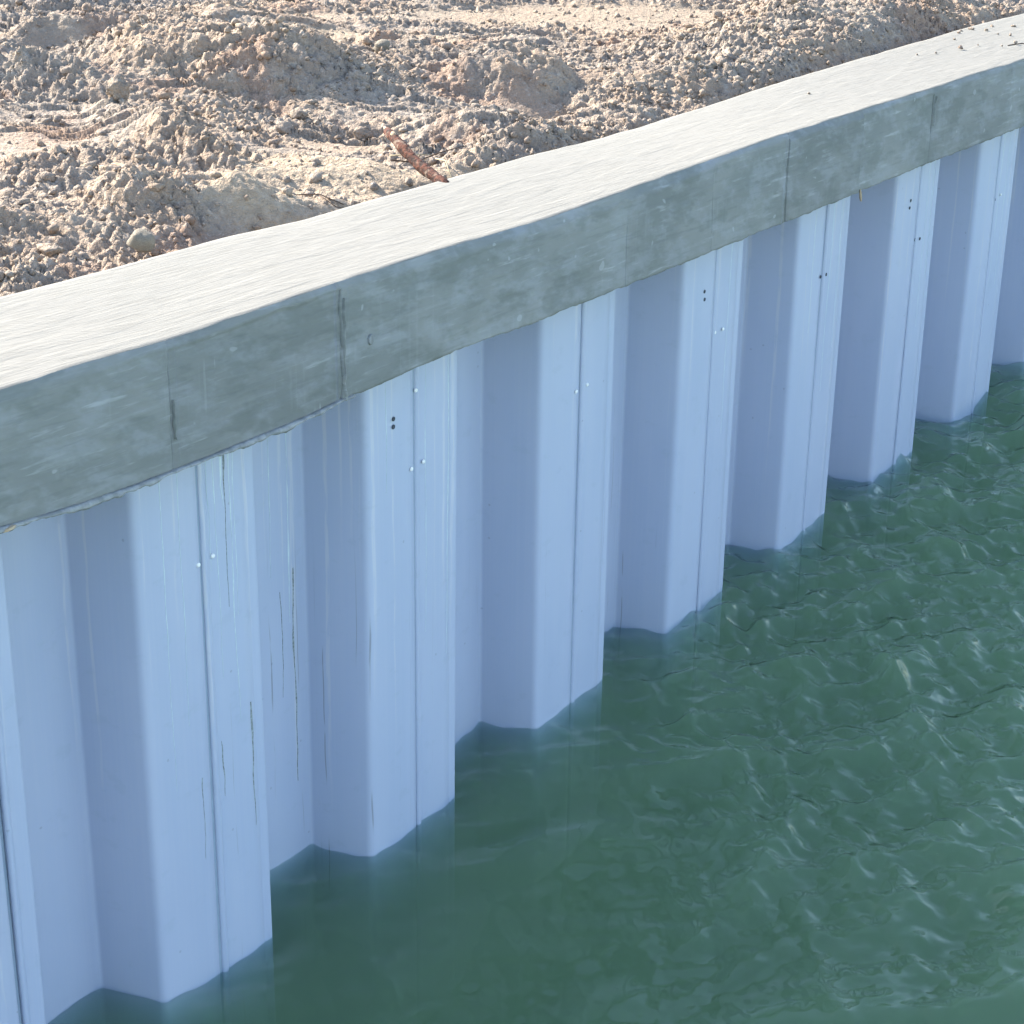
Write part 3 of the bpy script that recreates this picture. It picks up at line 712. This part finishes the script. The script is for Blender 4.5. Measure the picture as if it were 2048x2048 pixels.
# formwork seams on the front face: position, groove depth (m), step of the next panel (m), top and bottom of the seam (0 top .. 1 bottom)
SEAMS = [(-1.35, .004, .003, 0, 1), (0.02, .0022, -.002, .15, 1), (0.716, .006, .004, 0, 1), (2.299, .0015, .001, .3, 1), (2.93, .003, -.002, .3, 1), (3.541, .006, .004, 0, 1), (4.238, .005, -.006, 0, 1), (4.986, .005, .003, 0, .55), (5.93, .002, -.002, 0, 1), (7.1, .003, .002, 0, 1)]
def cap():
    su = np.concatenate([np.linspace(-40, -1.6, 40), np.arange(-1.5, 8.2, 0.0125), np.linspace(8.3, 45, 40)])
    su = np.unique(np.concatenate([su] + [q[0] + np.linspace(-0.016, 0.04, 57) for q in SEAMS]))
    nf, nt = 40, 30
    zt = (CAP_T + slope(su)); zb = (CAP_B + slope(su))
    ct = np.interp(su, CTX[:, 0], CTX[:, 1]); cb = np.interp(su, CBX[:, 0], CBX[:, 1]); ck = np.interp(su, CKX[:, 0], CKX[:, 1])
    jit = lambda sc_, sd, a: a * fbm(su * sc_, su * 0 + sd, sd, 3)
    rows_off, rows_z, rows_u, rows_top = [], [], [], []
    def add(off, z, u, t):
        rows_off.append(off); rows_z.append(z); rows_u.append(u); rows_top.append(np.full(len(su), float(t)))
    back = CAP_W - CAP_O + jit(3, 61, 0.010)
    add(np.full(len(su), back), zb - 0.02, CAP_W + 0.3, 0)
    add(np.full(len(su), back), zt + ck - 0.012, CAP_W + 0.01, 1)
    wb = 0.011 + jit(2.2, 71, 0.006) + jit(9, 73, 0.003)          # width of the rounded front arris
    hb_ = 0.022 + jit(2.6, 75, 0.010) + jit(11, 77, 0.006)
    for q in np.linspace(0, 1, nt):
        f0 = -CAP_O + wb; off = back * (1 - q) - 0.008 * (1 - q) ** 6 + f0 * q
        z = zt + ck * (1 - q) + ct * q - 0.004 * (1 - q) ** 8
        z = z + 0.0022 * fbm(su * 2.5, su * 0 + q * 2.0, 81, 3) + 0.0006 * fbm(su * 12 + q * 14, q * 55 + su * 0, 83, 2)
        add(off, z, off, 1)
    for q in (0.06, 0.35, 0.68, 1.0):                           # arris: a worn, uneven chamfer
        off = -CAP_O + wb * (1 - q) + jit(30, 85 + q, 0.0010) * (q > 0.1)
        z = zt + ct - hb_ * q + jit(28, 91 + q, 0.0014) * (q > 0.1)
        add(off, z, -CAP_O, 0.0)
    def front(q):
        z0 = zt + ct - hb_; z1 = zb + cb
        z = z0 + (z1 - z0) * q
        off = np.full(len(su), -CAP_O)
        pan = np.zeros(len(su))
        for s0, gd, st, a, b in SEAMS:
            pan += smooth(s0 - 0.006, s0 + 0.006, su) * st / P
            wig = s0 + 0.006 * fbm(np.array([q * 6.0]), np.array([s0]), 95, 3)[0]
            if a <= q <= b: off = off + gd / P * np.exp(-((su - wig) / 0.0024) ** 2)
            off = off - 0.5 * gd / P * np.exp(-((su - wig - 0.022) / 0.012) ** 2) * max(0, fbm(np.array([q * 9.0]), np.array([s0 * 3]), 97, 2)[0])
        pan -= pan.mean()
        off = off - pan * 0.9
        off = off + 0.0035 * fbm(su * 1.6, su * 0 + q * 1.0, 99, 3) + 0.0016 * fbm(su * 14 , su * 0 + q * 14, 103, 3)
        pit = fbm(su * 34, su * 0 + q * 15, 107, 2); off = off + 0.010 * np.maximum(pit - 0.52, 0)
        return off, z
    for q in np.linspace(0.02, 1, nf):
        off, z = front(q)
        if q > 0.985: z = z + jit(16, 111, 0.004) + jit(40, 113, 0.003)
        add(off, z, -CAP_O - 0.0 * q, 0)
    off, z = front(1.0)
    add(off + 0.012, z - 0.002 + jit(16, 111, 0.004), -CAP_O, 0)
    add(np.full(len(su), 0.1), zb + cb, 0.1, 0)
    n = len(rows_off)
    V, U = [], []
    for off, z, u in zip(rows_off, rows_z, rows_u):
        x, y = wall(su, off)
        V.append(np.stack([x * P, y * P, z * P], -1))
        U.append(np.stack([su * P, (z - zt) * P, np.zeros(len(su)) + u * P], -1))
    V = np.concatenate(V); U = np.concatenate(U); T = np.concatenate(rows_top)
    tones = np.array([0.98, 1.0, 0.93, 1.03, 0.99, 1.04, 0.95, 1.05, 0.96, 1.02, 1.0]); tn = tones[np.searchsorted(np.array([q[0] for q in SEAMS]), su)]
    ns = len(su)
    i = np.arange(n)[:, None]; j = np.arange(ns - 1)[None, :]; i2 = (i + 1) % n
    F = np.stack([i * ns + j, i2 * ns + j, i2 * ns + j + 1, i * ns + j + 1], -1).reshape(-1, 4)
    o = link_mesh('concrete_cap', V, F, CONC, attrs={'suv': U, 'top': T, 'tone': np.tile(tn, n)})
    tag(o, 'pale concrete cap beam with bright broomed top and grey seamed front, running along the piles', 'cap beam')
    return o
cap_o = cap()

def ribbon_lip():
    """ragged squeezed-out mortar hanging along the bottom front edge of the nearer cap"""
    su = np.arange(-1.3, 0.765, 0.006)
    zb = CAP_B + slope(su) + np.interp(su, CBX[:, 0], CBX[:, 1])
    w = 0.006 + 0.012 * fbm(su * 7, su * 0, 121, 3) + 0.004 * fbm(su * 45, su * 0, 123, 2)
    w = np.maximum(w, 0.0015)
    o0 = -CAP_O - 0.001
    rows = [(o0 + 0.008, zb + 0.006), (o0 - 0.004, zb + 0.002), (o0 - 0.006 - 0.3 * w, zb - 0.5 * w), (o0 - 0.002, zb - w * 1.25), (o0 + 0.010, zb - w)]
    V = []
    for off, z in rows:
        x, y = wall(su, off + 0.003 * fbm(su * 25, su * 0 + 5, 131, 2)); V.append(np.stack([x * P, y * P, z * P], -1))
    n, ns = len(rows), len(su)
    i = np.arange(n)[:, None]; j = np.arange(ns - 1)[None, :]; i2 = (i + 1) % n
    F = np.stack([i * ns + j, i2 * ns + j, i2 * ns + j + 1, i * ns + j + 1], -1).reshape(-1, 4)
    link_mesh('mortar_lip', np.concatenate(V), F, MORT, cap_o)
ribbon_lip()
def seam_ridge(s0, a, b, wid, proud, seed):
    """mortar fin that leaked through a formwork seam"""
    q = np.linspace(a, b, 50); zt = CAP_T + float(slope(s0)); zb = CAP_B + float(slope(s0)) + float(np.interp(s0, CBX[:, 0], CBX[:, 1]))
    z = zt + (zb - 0.006 - zt) * q
    c = s0 + 0.012 + 0.007 * fbm(q * 7, q * 0, seed, 3); w = np.maximum(wid * (0.6 + 0.9 * fbm(q * 11, q * 0 + 2, seed + 1, 3)), 0.0008)
    h = np.maximum(proud * (0.8 + 0.8 * fbm(q * 14, q * 0 + 4, seed + 2, 2)), 0.0006)
    V = []
    for ds_, f in ((-1, -0.004), (-0.6, 0.8), (0.1, 1.0), (0.8, 0.5), (1.2, -0.004)):
        x, y = wall(c + w * ds_, -CAP_O - (h * f if f > 0 else f) - 0.002 * (f > 0)); V.append(np.stack([x * P, y * P, z * P], -1))
    i = np.arange(4)[:, None]; j = np.arange(49)[None, :]
    F = np.stack([i * 50 + j, i * 50 + j + 1, (i + 1) * 50 + j + 1, (i + 1) * 50 + j], -1).reshape(-1, 4)
    link_mesh('mortar_fin', np.concatenate(V), F, CONC, cap_o, attrs={'suv': np.concatenate(V) * 1.0, 'top': np.zeros(250), 'tone': np.full(250, 1.05)})
seam_ridge(0.716, 0.12, 1.0, 0.006, 0.006, 141)
seam_ridge(0.02, 0.45, 0.75, 0.004, 0.003, 151)
seam_ridge(4.986, 0.12, 0.5, 0.010, 0.006, 161)
# round form-tie plug on the front
def plug():
    bm = bmesh.new(); s, z = 0.848, 1.87 * P
    x, y = wall(s, -CAP_O); a = float(np.interp(s, SG, PNB[:, 0])); b = float(np.interp(s, SG, PNB[:, 1]))
    nrm = Vector((-a, -b, 0)); tx = Vector((0, 0, 1)).cross(nrm); c = Vector((float(x) * P, float(y) * P, z)) + nrm * 0.004
    prev = None
    for rr, h in ((1.2, -0.006), (1.1, 0.001), (0.9, 0.002), (0.5, 0.0025)):
        ring = [bm.verts.new(c + tx * (math.cos(q) * 0.0085 * rr) + Vector((0, 0, 1)) * (math.sin(q) * 0.0115 * rr) + nrm * h) for q in [2 * math.pi * t / 16 for t in range(16)]]
        if prev:
            for t in range(16): bm.faces.new((prev[t], prev[(t + 1) % 16], ring[(t + 1) % 16], ring[t]))
        prev = ring
    bm.faces.new(prev)
    me = bpy.data.meshes.new('form_tie_plug'); bm.to_mesh(me); bm.free(); me.materials.append(MORT)
    o = bpy.data.objects.new('form_tie_plug', me); COL.objects.link(o); o.parent = cap_o
plug()

# ---------------------------------------------------------------- sticks, straws and scraps
def tube(name, pts, radii, mat, parent=None, seg=10, rough=0.0, seed=0):
    """bent tapering tube through world points (metres)"""
    pts = [Vector(p) for p in pts]; V, n = [], len(pts); rs_ = np.random.RandomState(seed)
    for i, p in enumerate(pts):
        t = (pts[min(i + 1, n - 1)] - pts[max(i - 1, 0)]).normalized()
        a = t.cross(Vector((0.13, 0.2, 1))).normalized(); b = t.cross(a)
        for k in range(seg):
            q = 2 * math.pi * k / seg; r = radii[i] * (1 + rough * rs_.uniform(-1, 1))
            V.append(p + a * math.cos(q) * r + b * math.sin(q) * r)
    F = [(i * seg + k, i * seg + (k + 1) % seg, (i + 1) * seg + (k + 1) % seg, (i + 1) * seg + k) for i in range(n - 1) for k in range(seg)]
    F += [tuple(range(seg - 1, -1, -1)), tuple((n - 1) * seg + k for k in range(seg))]
    return link_mesh(name, [tuple(v) for v in V], F, mat, parent)
zt_ = lambda s: (CAP_T + float(slope(s))) * P
def stick():
    A = Vector((-0.235 * P, 6.86 * P, zt_(2.0) - 0.03)); B = Vector((-0.475 * P, 7.34 * P, zt_(2.3) + 0.055))
    ax = (B - A); pts, rad = [], []
    for i in range(15):
        q = i / 14; w = Vector((0.004 * math.sin(q * 7), 0.004 * math.cos(q * 5), 0.004 * math.sin(q * 9 + 1)))
        pts.append(A + ax * q + w); rad.append(0.0165 - 0.002 * q + 0.0016 * math.sin(q * 21))
    rad[-1] *= 0.75; rad[-2] *= 0.95
    o = tube('broken_stick', pts, rad, BARK, None, 14, 0.07, 3)
    tag(o, 'reddish-brown broken branch sticking up from behind the concrete cap', 'stick')
    # pale knot where a side shoot was cut, facing the viewer
    d = ax.normalized(); side = (Vector((0.15, -0.8, 0.75)) - d * d.dot(Vector((0.15, -0.8, 0.75)))).normalized(); w = d.cross(side)
    c = A + ax * 0.86 + side * 0.0145
    V = [tuple(c + side * 0.006)]
    for rr, h in ((0.7, 0.005), (1.0, 0.0), (1.05, -0.006)):
        V += [tuple(c + d * (math.cos(q) * 0.0125 * rr) + w * (math.sin(q) * 0.0085 * rr) + side * h) for q in [2 * math.pi * t / 12 for t in range(12)]]
    F = [(0, 1 + t, 1 + (t + 1) % 12) for t in range(12)] + [(1 + r * 12 + t, 1 + (r + 1) * 12 + t, 1 + (r + 1) * 12 + (t + 1) % 12, 1 + r * 12 + (t + 1) % 12) for r in range(2) for t in range(12)]
    link_mesh('cut_knot', V, F, WOOD, o)
    e = pts[-1]
    tube('splintered_tip', [e - d * 0.012, e + d * 0.01 + w * 0.002, e + d * 0.034 + w * 0.004], [0.010, 0.007, 0.0012], WOOD, o, 8, 0.2, 5)
stick()
def on_ground(pts, lift=0.006):
    return [Vector((x * P, y * P, gz1(x, y)[0] + lift + e)) for x, y, e in pts]
def tw(name, pts, r, mat, label, cat, group=None, seed=1):
    o = tube(name, on_ground(pts), [r * (1 - 0.5 * i / max(1, len(pts) - 1)) for i in range(len(pts))], mat, None, 7, 0.12, seed)
    return tag(o, label, cat, group)
tw('twig', [(-0.46, 7.36, .02), (-0.38, 7.48, .025), (-0.29, 7.55, .02), (-0.20, 7.58, .012)], 0.0028, TWIG, 'thin dark twig crossing the sand beside the red-brown branch', 'twig')
tw('straw', [(-0.30, 7.46, .02), (-0.26, 7.33, .02), (-0.22, 7.20, .012)], 0.0030, STRAW, 'pale straw lying to the right of the red-brown branch', 'straw')
tw('straw', [(-0.48, 7.60, .02), (-0.40, 7.58, .02), (-0.30, 7.55, .015)], 0.0025, STRAW, 'pale straw lying above the red-brown branch tip', 'straw')
tw('twig', [(-0.93, 6.70, .006), (-0.85, 6.80, .012), (-0.76, 6.80, .01), (-0.66, 6.74, .01), (-0.58, 6.72, .006)], 0.0026, TWIG, 'curved dark root lying across the near sand heap', 'twig')
tw('twig', [(-0.66, 6.72, .01), (-0.60, 6.66, .012), (-0.55, 6.70, .01)], 0.0018, TWIG, 'short forked rootlet at the right end of the curved root', 'twig')
tw('straw', [(1.10, 9.75, .02), (1.12, 9.78, .06), (1.13, 9.80, .10)], 0.0022, STRAW, 'dry stalk standing upright in the soil behind the cap', 'straw')
tw('straw', [(2.13, 10.12, .01), (2.12, 10.14, .04), (2.10, 10.16, .075)], 0.0022, STRAW, 'dry stalk standing beside the far end of the cap', 'straw')
def slab(name, c, ax, half, mat, label, cat):
    """small split plank: a long uneven box with broken ends"""
    rs_ = random.Random(name + cat); ax = Vector(ax).normalized(); sd = ax.cross(Vector((0, 0, 1))).normalized(); u = sd.cross(ax)
    V = []; N = 7
    for i in range(N):
        q = i / (N - 1) * 2 - 1; k = 1.0 if 0 < i < N - 1 else 0.55
        for a, b in ((-1, -1), (1, -1), (1, 1), (-1, 1)):
            V.append(tuple(Vector(c) + ax * (q * half[0] + rs_.uniform(-.004, .004)) + sd * (a * half[1] * k * rs_.uniform(.85, 1.1)) + u * (b * half[2] * k * rs_.uniform(.8, 1.1))))
    F = [(i * 4 + k, i * 4 + (k + 1) % 4, i * 4 + 4 + (k + 1) % 4, i * 4 + 4 + k) for i in range(N - 1) for k in range(4)] + [(3, 2, 1, 0), tuple(4 * (N - 1) + k for k in range(4))]
    return tag(link_mesh(name, V, F, mat, None, False), label, cat)
z0 = gz1(-1.30, 6.66)[0]
slab('wood_chip', (-1.30 * P, 6.66 * P, z0 + 0.022), (0.9, -0.35, -0.12), (0.034, 0.010, 0.006), WOOD, 'short split wood chip half buried among near left clods', 'wood chip')
z0 = gz1(-0.545, 6.36)[0]
slab('plastic_strip', (-0.50 * P, 6.42 * P, zt_(1.6) - 0.012), (0.8, 0.62, 0.10), (0.045, 0.012, 0.003), PLAST, 'black strip of plastic poking out behind the cap near the sand heap', 'plastic strip')
x, y = wall(4.262, -CAP_O - 0.004)
slab('wood_splinter', (float(x) * P, float(y) * P, (CAP_B + float(slope(4.26))) * P - 0.012), (0.12, 0.05, -1), (0.020, 0.004, 0.003), SPLINT, 'pale wood splinter hanging from a seam under the far cap edge', 'splinter')
x, y = wall(-0.545, -CAP_O - 0.008)
slab('wood_splinter', (float(x) * P, float(y) * P, (CAP_B + float(slope(-0.55)) + 0.008) * P), (0.56, 0.83, 0.02), (0.014, 0.004, 0.003), SPLINT, 'tan wood splinter caught in the mortar at the left cap edge', 'splinter')
# crumbs of soil dropped on the far end of the cap
PM = [lump_mesh('soil_pebble', 700 + k, 2, 0.65, 0.34, CLOD) for k in range(4)]
rs = np.random.RandomState(5)
CR = [(4.44, .212, .007), (6.46, .06, .009), (6.74, .329, .010), (6.72, .405, .012), (6.08, .195, .013), (6.32, .076, .005), (6.70, .181, .007), (6.26, .177, .005), (6.68, .241, .006), (6.34, .335, .006), (6.9, .36, .008), (7.0, .28, .009), (6.55, .40, .009), (6.62, .42, .007), (7.1, .2, .006), (6.85, .12, .006), (5.86, .23, .007), (5.75, .28, .005)]
for i, (s, d, r) in enumerate(CR):
    x, y = (float(v) for v in wall(s, d)); zc = (CAP_T + float(slope(s)) + float(np.interp(s, CKX[:, 0], CKX[:, 1])) * .6) * P
    if i == 0: lab = 'lone crumb of soil on the bright cap top, above the paired seams'
    elif i == 4: lab = 'largest dark crumb of soil among those scattered on the far cap top'
    else: lab = 'small crumb of soil scattered on the far end of the bright cap top'
    place_lump('soil_pebble', PM[i % 4], x, y, r, lab, 'soil crumb', 'soil crumbs on the cap top', seed=i, z=zc, sink=0.2)
def captwig(pts, r, label):
    V = []
    for s, d in pts:
        x, y = wall(s, d); V.append(Vector((float(x) * P, float(y) * P, (CAP_T + float(slope(s))) * P + r * 1.2)))
    return tag(tube('twig', V, [r] * len(V), TWIG, None, 6, 0.1, 2), label, 'twig')
captwig([(6.40, 0.075), (6.47, 0.066), (6.52, 0.05), (6.53, 0.03)], 0.0022, 'tiny crooked twig on the far end of the cap top')
captwig([(3.40, -0.105), (3.47, -0.115), (3.55, -0.128)], 0.0016, 'thin dark twig lying at the front edge of the cap by a seam')
